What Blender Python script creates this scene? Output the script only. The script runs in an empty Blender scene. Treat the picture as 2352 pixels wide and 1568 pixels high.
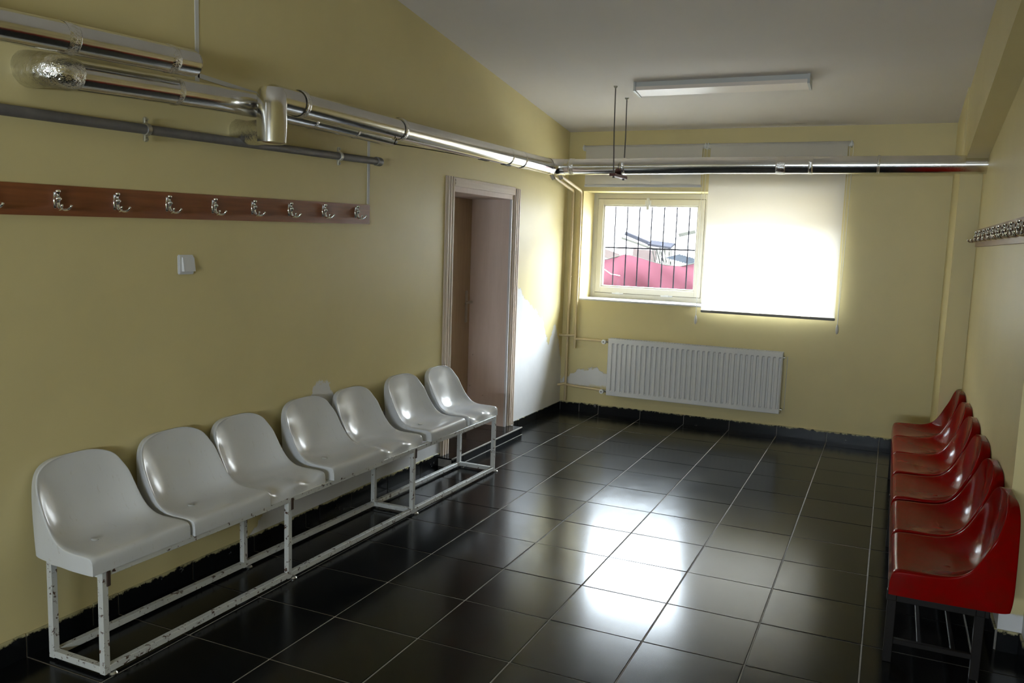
import bpy, bmesh, math, random
from mathutils import Vector, Matrix
random.seed(7)
SC = bpy.context.scene
COL = SC.collection

# ------------------------------------------------------------------ camera
cam_d = bpy.data.cameras.new('camera')
cam = bpy.data.objects.new('camera', cam_d)
COL.objects.link(cam)
pitch, yaw, roll = 0.1203, -0.4252, 0.0329
CAM = Vector((2.396, -5.914, 1.573))
fwd = Vector((math.sin(yaw) * math.cos(pitch), math.cos(yaw) * math.cos(pitch), -math.sin(pitch)))
rgt = Vector((math.cos(yaw), -math.sin(yaw), 0))
upv = rgt.cross(fwd)
R2 = math.cos(roll) * rgt + math.sin(roll) * upv
U2 = -math.sin(roll) * rgt + math.cos(roll) * upv
M = Matrix(((R2.x, U2.x, -fwd.x, CAM.x), (R2.y, U2.y, -fwd.y, CAM.y), (R2.z, U2.z, -fwd.z, CAM.z), (0, 0, 0, 1)))
cam.matrix_world = M
cam_d.sensor_width = 36
cam_d.lens = 1911.97 * 36 / 2352
cam_d.clip_start = 0.05
SC.camera = cam

# ------------------------------------------------------------------ sky and exposure
world = bpy.data.worlds.new('overcast_sky')
SC.world = world
world.use_nodes = True
bgn = world.node_tree.nodes['Background']
bgn.inputs[0].default_value = (0.80, 0.90, 1.0, 1)
bgn.inputs[1].default_value = 90.0
SC.view_settings.view_transform = 'Standard'
SC.view_settings.look = 'None'
SC.view_settings.exposure = 0.05
SC.view_settings.gamma = 1.0
SC.view_settings.use_curve_mapping = False

# room dimensions
XL, YF, XR, XC, XN = -0.391, 1.381, 2.89, 2.755, 2.975
YB = -8.6                       # wall behind the camera
YCOL, YPIL = 0.53, -2.18
CZ, CS = 2.575, 0.131           # ceiling height at the far wall, slope
def ceil_z(y): return CZ + CS * (YF - y)
WX0, WX1, WZ0, WZ1 = -0.235, 1.94, 1.062, 2.045     # window opening in the far wall
WREC = 0.30
DY0, DY1, DZ = -0.82, 0.15, 1.895                   # door opening in the left wall

# window portals (only guide the sampling of the sky)
def portal(name, loc, rot, sx, sy):
    l = bpy.data.lights.new(name, 'AREA'); l.shape = 'RECTANGLE'; l.size = sx; l.size_y = sy
    l.cycles.is_portal = True
    o = bpy.data.objects.new(name, l); COL.objects.link(o); o.location = loc; o.rotation_euler = rot
    return o
portal('window_far_portal', ((WX0 + WX1) / 2, YF + WREC + .09, (WZ0 + WZ1) / 2), (math.radians(-90), 0, 0), WX1 - WX0 + .05, WZ1 - WZ0 + .05)
BWX0, BWX1, BWZ0, BWZ1 = 0.8, 2.8, 1.20, 1.58        # window in the wall behind the camera
portal('window_back_offscreen', ((BWX0 + BWX1) / 2, YB - 0.20, (BWZ0 + BWZ1) / 2), (math.radians(90), 0, 0), BWX1 - BWX0 + .05, BWZ1 - BWZ0 + .05)

# ------------------------------------------------------------------ helpers
def tag(o, label=None, cat=None, group=None, kind=None):
    if label: o['label'] = label
    if cat: o['category'] = cat
    if group: o['group'] = group
    if kind: o['kind'] = kind
    return o
def empty(name, loc=(0, 0, 0)):
    o = bpy.data.objects.new(name, None); COL.objects.link(o); o.location = loc
    o.empty_display_size = 0.1
    return o
def link_mesh(name, me, mat=None, parent=None, smooth=False, angle=None):
    if mat is not None and not me.materials: me.materials.append(mat)
    o = bpy.data.objects.new(name, me); COL.objects.link(o)
    if parent is not None: o.parent = parent; o.matrix_parent_inverse = parent.matrix_basis.inverted() if parent.type != 'EMPTY' or True else o.matrix_parent_inverse
    return o
def obj(name, bm, mat, parent=None, smooth=False, angle=35):
    bmesh.ops.recalc_face_normals(bm, faces=bm.faces[:])
    me = bpy.data.meshes.new(name); bm.to_mesh(me); bm.free()
    if smooth:
        for p in me.polygons: p.use_smooth = True
        try: me.set_sharp_from_angle(angle=math.radians(angle))
        except Exception: pass
    return link_mesh(name, me, mat, parent)
def box(bm, x0, x1, y0, y1, z0, z1, bev=0.0, seg=1):
    vs = [bm.verts.new((x, y, z)) for x in (x0, x1) for y in (y0, y1) for z in (z0, z1)]
    fs = [(0, 1, 3, 2), (4, 6, 7, 5), (0, 4, 5, 1), (2, 3, 7, 6), (0, 2, 6, 4), (1, 5, 7, 3)]
    faces = [bm.faces.new([vs[i] for i in f]) for f in fs]
    if bev > 0:
        es = list({e for f in faces for e in f.edges})
        bmesh.ops.bevel(bm, geom=es, offset=bev, segments=seg, affect='EDGES', clamp_overlap=True)
    return vs
def hexa(bm, pts):
    """pts: 8 points, bottom four ccw then top four."""
    v = [bm.verts.new(p) for p in pts]
    for f in [(0, 3, 2, 1), (4, 5, 6, 7), (0, 1, 5, 4), (1, 2, 6, 5), (2, 3, 7, 6), (3, 0, 4, 7)]:
        bm.faces.new([v[i] for i in f])
def frames(path):
    P = [Vector(p) for p in path]; n = len(P); out = []
    T = []
    for i in range(n):
        a = P[max(0, i - 1)]; b = P[min(n - 1, i + 1)]
        T.append((b - a).normalized())
    ref = Vector((0, 0, 1)) if abs(T[0].z) < .9 else Vector((1, 0, 0))
    nrm = (ref - T[0] * ref.dot(T[0])).normalized()
    for i in range(n):
        nrm = (nrm - T[i] * nrm.dot(T[i]))
        nrm.normalize()
        out.append((P[i], T[i], nrm.copy(), T[i].cross(nrm)))
    return out
def tube(bm, path, r, seg=12, cap=True, jitter=0.0):
    rings = []
    for i, (p, t, n, b) in enumerate(frames(path)):
        rr = r[i] if isinstance(r, (list, tuple)) else r
        ring = []
        for k in range(seg):
            a = 2 * math.pi * k / seg
            q = rr * (1 + (random.uniform(-jitter, jitter) if jitter else 0))
            ring.append(bm.verts.new(p + (n * math.cos(a) + b * math.sin(a)) * q))
        rings.append(ring)
    for a, b in zip(rings[:-1], rings[1:]):
        for k in range(seg):
            bm.faces.new((a[k], a[(k + 1) % seg], b[(k + 1) % seg], b[k]))
    if cap:
        bm.faces.new(rings[0][::-1]); bm.faces.new(rings[-1])
def bend(p0, pc, p1, r, n=8):
    """polyline from p0 to p1 with a rounded corner at pc"""
    p0, pc, p1 = Vector(p0), Vector(pc), Vector(p1)
    a = (p0 - pc).normalized(); b = (p1 - pc).normalized()
    out = []
    s, e = pc + a * r, pc + b * r
    for i in range(n + 1):
        t = i / n
        out.append(s * (1 - t) ** 2 + pc * 2 * t * (1 - t) + e * t * t)
    return out
def lathe(bm, prof, axis='z', origin=(0, 0, 0), seg=12):
    o = Vector(origin); rings = []
    for r, h in prof:
        ring = []
        for k in range(seg):
            a = 2 * math.pi * k / seg
            c, s = r * math.cos(a), r * math.sin(a)
            v = {'z': (c, s, h), 'x': (h, c, s), 'y': (c, h, s)}[axis]
            ring.append(bm.verts.new(o + Vector(v)))
        rings.append(ring)
    for a, b in zip(rings[:-1], rings[1:]):
        for k in range(seg): bm.faces.new((a[k], a[(k + 1) % seg], b[(k + 1) % seg], b[k]))
    bm.faces.new(rings[0][::-1]); bm.faces.new(rings[-1])
def B(): return bmesh.new()
def bobj(name, b, mat, parent=None, bev=0.0, seg=1, smooth=False):
    bm = B(); box(bm, *b, bev, seg); return obj(name, bm, mat, parent, smooth)

# ------------------------------------------------------------------ materials
class NT:
    def __init__(s, name):
        s.m = bpy.data.materials.new(name); s.m.use_nodes = True
        s.t = s.m.node_tree; s.b = s.t.nodes['Principled BSDF']; s.out = s.t.nodes['Material Output']
    def n(s, typ, **kw):
        nd = s.t.nodes.new(typ)
        for k, v in kw.items(): setattr(nd, k, v)
        return nd
    def l(s, a, b): s.t.links.new(a, b)
    def set(s, **kw):
        for k, v in kw.items(): s.b.inputs[k.replace('_', ' ')].default_value = v
    def pos(s): return s.n('ShaderNodeNewGeometry').outputs['Position']
    def obco(s): return s.n('ShaderNodeTexCoord').outputs['Object']
    def noise(s, vec, scale, detail=3.0, rough=0.55):
        nd = s.n('ShaderNodeTexNoise'); nd.inputs['Scale'].default_value = scale
        nd.inputs['Detail'].default_value = detail; nd.inputs['Roughness'].default_value = rough
        s.l(vec, nd.inputs['Vector']); return nd.outputs['Fac']
    def mth(s, op, a, b=None, c=None, clamp=False):
        nd = s.n('ShaderNodeMath', operation=op); nd.use_clamp = clamp
        for i, v in enumerate((a, b, c)):
            if v is None: continue
            if isinstance(v, (int, float)): nd.inputs[i].default_value = v
            else: s.l(v, nd.inputs[i])
        return nd.outputs[0]
    def rng(s, v, a, b, c=0.0, d=1.0, smooth=False):
        nd = s.n('ShaderNodeMapRange'); nd.clamp = True
        if smooth: nd.interpolation_type = 'SMOOTHSTEP'
        s.l(v, nd.inputs[0])
        for i, x in zip((1, 2, 3, 4), (a, b, c, d)): nd.inputs[i].default_value = x
        return nd.outputs[0]
    def mix(s, f, a, b):
        nd = s.n('ShaderNodeMix', data_type='RGBA')
        if isinstance(f, (int, float)): nd.inputs[0].default_value = f
        else: s.l(f, nd.inputs[0])
        for i, v in ((6, a), (7, b)):
            if isinstance(v, (tuple, list)): nd.inputs[i].default_value = (*v[:3], 1)
            else: s.l(v, nd.inputs[i])
        return nd.outputs[2]
    def sep(s, v):
        nd = s.n('ShaderNodeSeparateXYZ'); s.l(v, nd.inputs[0]); return nd.outputs
    def scl(s, v, x, y, z):
        nd = s.n('ShaderNodeMapping'); nd.inputs['Scale'].default_value = (x, y, z); s.l(v, nd.inputs[0]); return nd.outputs[0]
    def curve(s, v, pts, lo, hi, vmax):
        """piecewise-linear function of v through pts, values 0..vmax"""
        f = s.rng(v, lo, hi)
        nd = s.n('ShaderNodeValToRGB'); cr = nd.color_ramp
        while len(cr.elements) > 1: cr.elements.remove(cr.elements[-1])
        first = True
        for x, y in pts:
            p = (x - lo) / (hi - lo); g = y / vmax
            e = cr.elements[0] if first else cr.elements.new(p)
            e.position = p; e.color = (g, g, g, 1); first = False
        s.l(f, nd.inputs[0])
        return s.mth('MULTIPLY', nd.outputs[0], vmax)
    def bump(s, h, strength, dist=0.01):
        nd = s.n('ShaderNodeBump'); nd.inputs['Strength'].default_value = strength; nd.inputs['Distance'].default_value = dist
        s.l(h, nd.inputs['Height']); s.l(nd.outputs[0], s.b.inputs['Normal'])
    def col(s, c): s.l(c, s.b.inputs['Base Color'])

PAINT = (0.61, 0.52, 0.265)
PLASTER = (0.68, 0.67, 0.66)
def plain(name, col, rough=0.5, metal=0.0, spec=0.5, coat=0.0, var=0.0, vs=8.0):
    m = NT(name); m.set(Roughness=rough, Metallic=metal)
    m.b.inputs['Specular IOR Level'].default_value = spec
    m.b.inputs['Coat Weight'].default_value = coat
    m.b.inputs['Base Color'].default_value = (*col, 1)
    if var > 0:
        f = m.noise(m.obco(), vs, 4)
        m.col(m.mix(f, [c * (1 - var) for c in col], [min(1, c * (1 + var)) for c in col]))
    return m.m
def wall_mat(name, axis=None, pts=None, lo=0, hi=1, vmax=1.5, amp=0.12, zlow=None):
    m = NT(name); p = m.pos()
    n1 = m.noise(p, 1.3, 4); n2 = m.noise(p, 35, 2)
    c = m.mix(m.rng(n1, .3, .7), [v * .94 for v in PAINT], [v * 1.05 for v in PAINT])
    rough = 0.42
    if pts:
        X, Y, Z = m.sep(p)
        v = {'x': X, 'y': Y}[axis]
        edge = m.curve(v, pts, lo, hi, vmax)
        nn = m.noise(p, 11, 8, .72)
        e2 = m.mth('ADD', edge, m.mth('MULTIPLY', m.mth('SUBTRACT', nn, .5), amp * 2))
        d = m.mth('SUBTRACT', e2, Z)
        f = m.rng(d, 0.0, 0.012)
        if zlow is not None:
            f = m.mth('MULTIPLY', f, m.rng(m.mth('ADD', Z, m.mth('MULTIPLY', m.mth('SUBTRACT', nn, .5), .12)), zlow, zlow + .03))
        n3 = m.noise(p, 5, 5)
        plc = m.mix(m.rng(n3, .35, .7), [v * .93 for v in PLASTER], PLASTER)
        c = m.mix(f, c, plc)
        h = m.mth('ADD', m.mth('MULTIPLY', f, -1.0), m.mth('MULTIPLY', m.noise(p, 30, 4), .25))
        m.bump(h, .5, .004)
    else:
        m.bump(m.noise(p, 120, 2), .06, .002)
    m.col(c); m.set(Roughness=rough)
    m.b.inputs['Specular IOR Level'].default_value = 0.35
    return m.m

LPTS = [(-4.0, 0), (-3.0, 0.02), (-2.78, 0.12), (-2.62, 0.36), (-2.42, 0.62), (-2.30, 0.79), (-2.2, 0.76), (-2.1, 0.62), (-1.9, .52), (-1.0, .48), (0.2, .5), (0.27, 1.24), (0.45, 1.13), (.6, 1.03), (.75, .98), (.9, .86), (1.05, .66), (1.13, .78), (1.19, .86), (1.27, .70), (1.4, .40)]
M_WALL_L = wall_mat('yellow_paint_left_wall', 'y', LPTS, -4.0, 1.5, 1.5, .12)
M_WALL_F = wall_mat('yellow_paint_far_wall', 'x', [(-.5, .3), (-.36, .30), (-.3, .33), (-.22, .41), (-.08, .43), (.06, .40), (.14, .30), (.2, .05), (1, 0)], -.5, 1.0, 1.0, .10, .235)
M_WALL_R = wall_mat('yellow_paint_right_wall', 'y', [(-4, 0.05), (-2.5, .1), (-2.3, .14), (-2.15, .17), (-2.0, .12), (-1.8, .1), (1, .05)], -4, 1.0, 1.0, .05)
M_WALL = wall_mat('yellow_paint')
mc = NT('white_ceiling_paint'); mc.set(Roughness=.85)
mc.col(mc.mix(mc.noise(mc.pos(), 2, 3), (.66, .62, .585), (.72, .68, .645)))
M_CEIL = mc.m
# black floor tile
mt = NT('black_glazed_tile'); pp = mt.pos()
nA = mt.noise(pp, 2.2, 5, .6); nB = mt.noise(mt.scl(pp, 1, 1, 1), 14, 4)
mt.col(mt.mix(mt.rng(nA, .3, .75), (.0035, .0037, .004), (.009, .0092, .009)))
rr = mt.rng(mt.mth('ADD', mt.mth('MULTIPLY', nA, .6), mt.mth('MULTIPLY', nB, .4)), .3, .7, .15, .22)
mt.l(rr, mt.b.inputs['Roughness'])
mt.b.inputs['IOR'].default_value = 1.29
mt.bump(mt.noise(pp, 9, 2), .02, .002)
M_TILE = mt.m
mg = NT('cement_grout'); mg.set(Roughness=.8)
mg.col(mg.mix(mg.noise(mg.pos(), 25, 4), (.12, .11, .095), (.33, .30, .26)))
M_GROUT = mg.m
# skirting tile: black glaze with smeared wall paint along its top edge
def skirt_mat(name, ztop):
    m = NT(name); p = m.pos(); z = m.sep(p)[2]
    nn = m.noise(p, 22, 5, .7)
    f = m.rng(m.mth('ADD', z, m.mth('MULTIPLY', m.mth('SUBTRACT', nn, .5), .07)), ztop - .006, ztop + .002)
    n2 = m.noise(p, 7, 6, .7)
    g = m.rng(n2, .66, .72)
    c = m.mix(f, m.mix(g, (.006, .0065, .007), (.22, .22, .21)), (.42, .37, .2))
    m.col(c); m.l(m.rng(f, 0, 1, .25, .6), m.b.inputs['Roughness']); m.b.inputs['IOR'].default_value = 1.3
    return m.m
M_SKIRT = skirt_mat('black_skirting_tile', .083)
# foil
def foil(name, base, rough, bs, bd=.01):
    m = NT(name); m.set(Metallic=1.0, Roughness=rough)
    p = m.obco()
    n1 = m.noise(p, 6, 3); n2 = m.noise(p, 45, 4, .65)
    m.col(m.mix(m.rng(n1, .3, .7), [v * .9 for v in base], base))
    h = m.mth('ADD', m.mth('MULTIPLY', n1, .6), m.mth('MULTIPLY', n2, .25))
    m.bump(h, bs, bd)
    return m.m
M_FOIL = foil('aluminium_foil_jacket', (.80, .79, .77), .17, .10)
M_CRINKLE = foil('crinkled_foil_tape', (.82, .81, .78), .13, 1.0, .03)
# chipped white enamel
mw = NT('chipped_white_enamel'); po = mw.pos()
nn = mw.noise(po, 38, 6, .72)
f = mw.rng(nn, .585, .605)
mw.col(mw.mix(f, mw.mix(mw.noise(po, 5, 3), (.50, .50, .475), (.60, .60, .575)), mw.mix(mw.noise(po, 90, 2), (.03, .02, .016), (.12, .05, .025))))
mw.l(mw.rng(f, 0, 1, .4, .75), mw.b.inputs['Roughness'])
M_ENAMEL = mw.m
M_RUST = plain('rusty_bracket', (.05, .028, .018), .75, var=.5, vs=40)
# plastic seats
ms = NT('white_glossy_plastic'); po = ms.obco()
s1 = ms.noise(po, 4, 4); s2 = ms.noise(ms.scl(po, 8, 30, 8), 3, 4, .7)
ms.col(ms.mix(ms.rng(s2, .62, .74), ms.mix(s1, (.56, .565, .575), (.64, .645, .655)), (.47, .45, .42)))
ms.l(ms.rng(s2, .4, .75, .13, .30), ms.b.inputs['Roughness'])
M_SEATW = ms.m
M_SEATW_MARK = plain('grey_screw_cap', (.45, .45, .43), .4)
M_BLACKPATCH = plain('matte_black_patch', (.02, .018, .016), .8)
mr = NT('red_glossy_plastic'); po = mr.obco()
s2 = mr.noise(mr.scl(po, 5, 14, 5), 3, 4, .65)
mr.col(mr.mix(mr.rng(s2, .45, .75), (.18, .0008, .0005), (.14, .005, .002)))
mr.l(mr.rng(s2, .4, .75, .09, .22), mr.b.inputs['Roughness'])
mr.b.inputs['IOR'].default_value = 1.13
M_SEATR = mr.m
M_DARKFRAME = plain('dark_brown_steel', (.009, .007, .006), .55, spec=.2, var=.4, vs=12)
# wood laminates
def wood(name, c1, c2, sc, rough=.4):
    m = NT(name); v = m.obco()
    n = m.noise(m.scl(v, *sc), 6, 5, .6)
    m.col(m.mix(m.rng(n, .3, .7), c1, c2)); m.set(Roughness=rough)
    return m.m
M_RACK = wood('reddish_brown_laminate', (.16, .048, .014), (.235, .078, .024), (8, .5, 9), .38)
M_RACK_LIT = wood('grazing_lit_laminate', (.20, .10, .045), (.27, .145, .07), (8, .5, 9), .38)  # laminate like the left board's, colour lightened for the grazing light
M_DOORWOOD = wood('pale_oak_laminate', (.56, .46, .37), (.60, .50, .41), (10, 10, .6), .45)
M_DOORLEAF = wood('shaded_oak_laminate', (.36, .25, .155), (.43, .31, .20), (10, 10, .6), .5)  # door oak with the shade of the deep reveal put into its colour
M_LINING = wood('pinkish_beige_lining', (.60, .48, .42), (.65, .53, .47), (6, 6, .6), .55)
M_CHROME = plain('chrome', (.82, .82, .84), .08, 1.0)
M_HANDLE = plain('brushed_nickel', (.45, .41, .36), .3, 1.0)
M_GALV = plain('weathered_galvanised_pipe', (.155, .145, .14), .55, .35, var=.35, vs=14)
M_STEEL = plain('zinc_steel', (.55, .55, .52), .3, 1.0)
M_ROD = plain('dark_steel_rod', (.10, .095, .09), .5, .6)
M_BRACKET = plain('oxide_red_bracket', (.075, .018, .014), .6)
M_CREAM = plain('cream_pipe_paint', (.56, .44, .25), .4, var=.12, vs=9)
M_RAD = plain('white_radiator_enamel', (.63, .63, .62), .3, coat=.2)
M_VALVE = plain('white_plastic_valve', (.72, .72, .70), .4)
M_BRASS = plain('dull_valve_metal', (.4, .38, .33), .4, 1.0)
M_UPVC = plain('aged_cream_window_frame', (.55, .52, .44), .45, var=.1, vs=6)
M_DIRT = plain('grimy_seal', (.10, .085, .05), .8)
M_WHITE = plain('white_plastic', (.62, .62, .63), .35)
M_DUCT = plain('white_filler_strip', (.58, .57, .55), .7)
M_FIX = plain('grey_white_fixture_enamel', (.50, .51, .50), .4)
M_DIFF = plain('pale_diffuser', (.74, .67, .61), .35)
M_BARS = plain('dark_grille_steel', (.012, .012, .016), .8, spec=0.0)
# thin window glass
gm = NT('window_glass')
tr = gm.n('ShaderNodeBsdfTransparent'); tr.inputs[0].default_value = (.97, .98, .98, 1)
gl = gm.n('ShaderNodeBsdfGlossy'); gl.inputs['Roughness'].default_value = .02
fr = gm.n('ShaderNodeLayerWeight')
frf = gm.mth('MULTIPLY_ADD', gm.mth('POWER', fr.outputs['Facing'], 5.0), .9, .022)
mx = gm.n('ShaderNodeMixShader'); gm.l(frf, mx.inputs[0]); gm.l(tr.outputs[0], mx.inputs[1]); gm.l(gl.outputs[0], mx.inputs[2])
gm.l(mx.outputs[0], gm.out.inputs['Surface'])
M_GLASS = gm.m
# translucent blind cloth
bm_ = NT('white_blind_cloth')
df = bm_.n('ShaderNodeBsdfDiffuse'); df.inputs[0].default_value = (.66, .64, .60, 1)
tl = bm_.n('ShaderNodeBsdfTranslucent'); tl.inputs[0].default_value = (.70, .65, .56, 1)
mx = bm_.n('ShaderNodeMixShader'); mx.inputs[0].default_value = .33
bm_.l(df.outputs[0], mx.inputs[1]); bm_.l(tl.outputs[0], mx.inputs[2]); bm_.l(mx.outputs[0], bm_.out.inputs['Surface'])
M_BLIND = bm_.m
M_BAR = plain('grey_blind_bar', (.20, .19, .16), .5)
M_TARP = plain('faded_red_tarpaulin', (.038, .0135, .0175), .9, spec=0.0, var=.25, vs=3)
M_GROUND = plain('pale_dry_ground', (.26, .245, .225), .9, spec=.1, var=.15, vs=1.2)
M_BANK = plain('dry_earth_bank', (.25, .235, .22), .95, spec=0.0, var=.25, vs=.9)
M_BROWNB = plain('brown_board', (.021, .016, .0145), .9, spec=0.0, var=.2)
M_GREYB = plain('weathered_grey_board', (.009, .009, .0105), .9, spec=0.0, var=.3)
M_CORR = plain('grey_corrugated_sheet', (.012, .0135, .0155), .9, spec=0.0, var=.2)
M_REED = plain('dry_grey_reed', (.008, .008, .0068), .9, spec=0.0, var=.3)
M_POLE = plain('dry_reed', (.016, .0155, .013), .9, spec=0.0, var=.2)

# ================================================================== STRUCTURE
T = 0.4
# floor
bm = B(); box(bm, XL - .6, XN + .3, YB - .2, YF + .45, -.12, -.0018)
floor = obj('floor', bm, M_GROUT); tag(floor, 'floor of black glazed square tiles with pale grout', 'floor', kind='structure')
tile_cache = {}
def tile_mesh(w, d, h=.010, key='t'):
    k = (round(w, 3), round(d, 3), round(h, 3))
    if k not in tile_cache:
        b = B(); box(b, -w / 2, w / 2, -d / 2, d / 2, -h, 0, .0016, 1)
        bmesh.ops.recalc_face_normals(b, faces=b.faces[:])
        me = bpy.data.meshes.new('tile'); b.to_mesh(me); b.free(); me.materials.append(M_TILE); tile_cache[k] = me
    return tile_cache[k]
def put(name, me, parent, loc, rot=(0, 0, 0)):
    o = bpy.data.objects.new(name, me); COL.objects.link(o); o.parent = parent; o.location = loc; o.rotation_euler = rot
    return o
G = .0055
for r in range(-22, 4):
    y0, y1 = r * T, min((r + 1) * T, YF)
    y0 = max(y0, YB)
    if y1 - y0 < .05: continue
    xs = [XL] + [i * T for i in range(0, 8)] + [XR if y0 > YPIL - .1 else XN]
    for a, b in zip(xs[:-1], xs[1:]):
        if b - a < .03: continue
        put('tile', tile_mesh(b - a - G, y1 - y0 - G), floor, ((a + b) / 2, (y0 + y1) / 2, random.uniform(-.0004, .0004)),
            (math.radians(max(-.12, min(.12, random.gauss(0, .10)))), math.radians(max(-.12, min(.12, random.gauss(0, .10)))), 0))
# left wall with the door opening
def slab_y(bm, x0, x1, ya, yb, z0, top=None):
    """wall slab between ya..yb reaching up to the sloped ceiling (or a flat top)"""
    za = ceil_z(ya) + .03 if top is None else top; zb = ceil_z(yb) + .03 if top is None else top
    hexa(bm, [(x0, ya, z0), (x1, ya, z0), (x1, yb, z0), (x0, yb, z0), (x0, ya, za), (x1, ya, za), (x1, yb, zb), (x0, yb, zb)])
bm = B(); WT = XL - .36
slab_y(bm, WT, XL, YB, DY0 - .03, -.1)
slab_y(bm, WT, XL, DY1 + .03, YF + .45, -.1)
hexa(bm, [(WT, DY0 - .03, DZ + .03), (XL, DY0 - .03, DZ + .03), (XL, DY1 + .03, DZ + .03), (WT, DY1 + .03, DZ + .03),
          (WT, DY0 - .03, ceil_z(DY0) + .04), (XL, DY0 - .03, ceil_z(DY0) + .04), (XL, DY1 + .03, ceil_z(DY1) + .03), (WT, DY1 + .03, ceil_z(DY1) + .03)])
tag(obj('wall_left', bm, M_WALL_L), 'yellow painted side wall with doorway and peeling white plaster patches', 'wall', kind='structure')
# far wall with the window opening
bm = B(); top = CZ + .02; y2 = YF + .45
box(bm, XL, WX0, YF, y2, -.1, top); box(bm, WX1, XN + .3, YF, y2, -.1, top)
box(bm, WX0, WX1, YF, y2, -.1, WZ0); box(bm, WX0, WX1, YF, y2, WZ1, top)
bmesh.ops.remove_doubles(bm, verts=bm.verts[:], dist=1e-5)
tag(obj('wall_far', bm, M_WALL_F), 'yellow painted end wall with deep window recess above the radiator', 'wall', kind='structure')
# right wall: main part, thick far pier, set-back near part and the sloping beam
bm = B(); slab_y(bm, XR, XN + .3, YPIL, YCOL, -.1)
tag(obj('wall_right', bm, M_WALL_R), 'yellow painted wall behind the red seats', 'wall', kind='structure')
bm = B(); slab_y(bm, XC, XN + .3, YCOL, YF + .01, -.1)
tag(obj('wall_pier', bm, M_WALL_R), 'thick yellow pier in the corner beside the blind', 'wall', kind='structure')
bm = B(); slab_y(bm, XN, XN + .3, YB, YPIL, -.1)
tag(obj('wall_near', bm, M_WALL_R), 'set back stretch of yellow wall next to the red seats', 'wall', kind='structure')
def beam_z(y): return 2.222 - .165 * (y - 0.07)
bm = B()
hexa(bm, [(XC + .012, -6.5, beam_z(-6.5)), (XN + .1, -6.5, beam_z(-6.5)), (XN + .1, YCOL + .02, beam_z(YCOL)), (XC + .012, YCOL + .02, beam_z(YCOL)),
          (XC + .012, -6.5, ceil_z(-6.5) + .03), (XN + .1, -6.5, ceil_z(-6.5) + .03), (XN + .1, YCOL + .02, ceil_z(YCOL) + .03), (XC + .012, YCOL + .02, ceil_z(YCOL) + .03)])
tag(obj('trim_2', bm, M_WALL), 'sloping yellow ceiling beam above the red seats', 'beam', kind='structure')
# wall behind the camera
bm = B(); top = ceil_z(YB) + .05
box(bm, WT, BWX0, YB - .3, YB, -.1, top); box(bm, BWX1, XN + .3, YB - .3, YB, -.1, top)
box(bm, BWX0, BWX1, YB - .3, YB, -.1, BWZ0); box(bm, BWX0, BWX1, YB - .3, YB, BWZ1, top)
tag(obj('wall_back', bm, M_WALL), 'plain yellow wall opposite the radiator wall', 'wall', kind='structure')
# ceiling
bm = B(); ya, yb = YB - .3, YF + .45
hexa(bm, [(WT, ya, ceil_z(ya)), (XN + .3, ya, ceil_z(ya)), (XN + .3, yb, ceil_z(yb)), (WT, yb, ceil_z(yb)),
          (WT, ya, ceil_z(ya) + .2), (XN + .3, ya, ceil_z(ya) + .2), (XN + .3, yb, ceil_z(yb) + .2), (WT, yb, ceil_z(yb) + .2)])
tag(obj('ceiling', bm, M_CEIL), 'white painted ceiling sloping down to the window wall', 'ceiling', kind='structure')

# skirting tiles
def skirt_tile(parent, x0, x1, y0, y1, h, z0=0):
    bm = B(); box(bm, x0, x1, y0, y1, z0 - .005, z0 + h, .0015); return obj('tile', bm, M_SKIRT, parent)
def mortar(name, x0, x1, y0, y1, h, label):
    bm = B(); box(bm, x0, x1, y0, y1, -.005, h); return tag(obj(name, bm, M_GROUT), label, 'baseboard', kind='structure')
SH = .088
bl = mortar('baseboard_left', XL - .01, XL + .006, YB, DY0 - .12, SH - .004, 'black tile skirting under white bench')
ys = [YB] + [i * T for i in range(-21, -9)] + [-3.72, -3.6, -3.2, -2.8, -2.4, -2.28, -1.98, -1.6, -1.2, DY0 - .115]
for a, b in zip(ys[:-1], ys[1:]):
    skirt_tile(bl, XL, XL + .009, a + .002, b - .002, SH + random.uniform(-.002, .002))
bl2 = mortar('baseboard_corner', XL - .01, XL + .006, .32, YF, SH - .016, 'black tile skirting between doorway and corner')
for a, b in zip([.32, .39, .8, 1.2], [.39, .8, 1.2, YF]):
    skirt_tile(bl2, XL, XL + .009, a + .002, b - .002, SH - .012)
bf = mortar('baseboard_far', XL, XC, YF - .006, YF + .01, SH - .008, 'black tile skirting below the radiator')
xs = [XL + .01, -.19, 0] + [T * i for i in range(1, 7)] + [XC]
for a, b in zip(xs[:-1], xs[1:]):
    skirt_tile(bf, a + .002, b - .002, YF - .009, YF, SH + random.uniform(-.004, 0))
br = mortar('baseboard_right', XR - .006, XR + .01, YPIL, YCOL, SH - .006, 'black tile skirting behind red seats')
for a, b in zip([YPIL, -2, -1.6, -1.2, -.8, -.4, 0], [-2, -1.6, -1.2, -.8, -.4, 0, YCOL]):
    skirt_tile(br, XR - .009, XR, a + .002, b - .002, SH)
br2 = mortar('baseboard_near', XR, XN + .01, YPIL - .006, YPIL + .01, SH - .006, 'paint smeared black skirting round the wall step')
skirt_tile(br2, XR + .001, XN, YPIL - .009, YPIL, SH)
for a, b in zip([-4.4, -4, -3.6, -3.2, -2.8, -2.4], [-4, -3.6, -3.2, -2.8, -2.4, YPIL - .01]):
    skirt_tile(br2, XN - .009, XN, a + .002, b - .002, SH)

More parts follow.
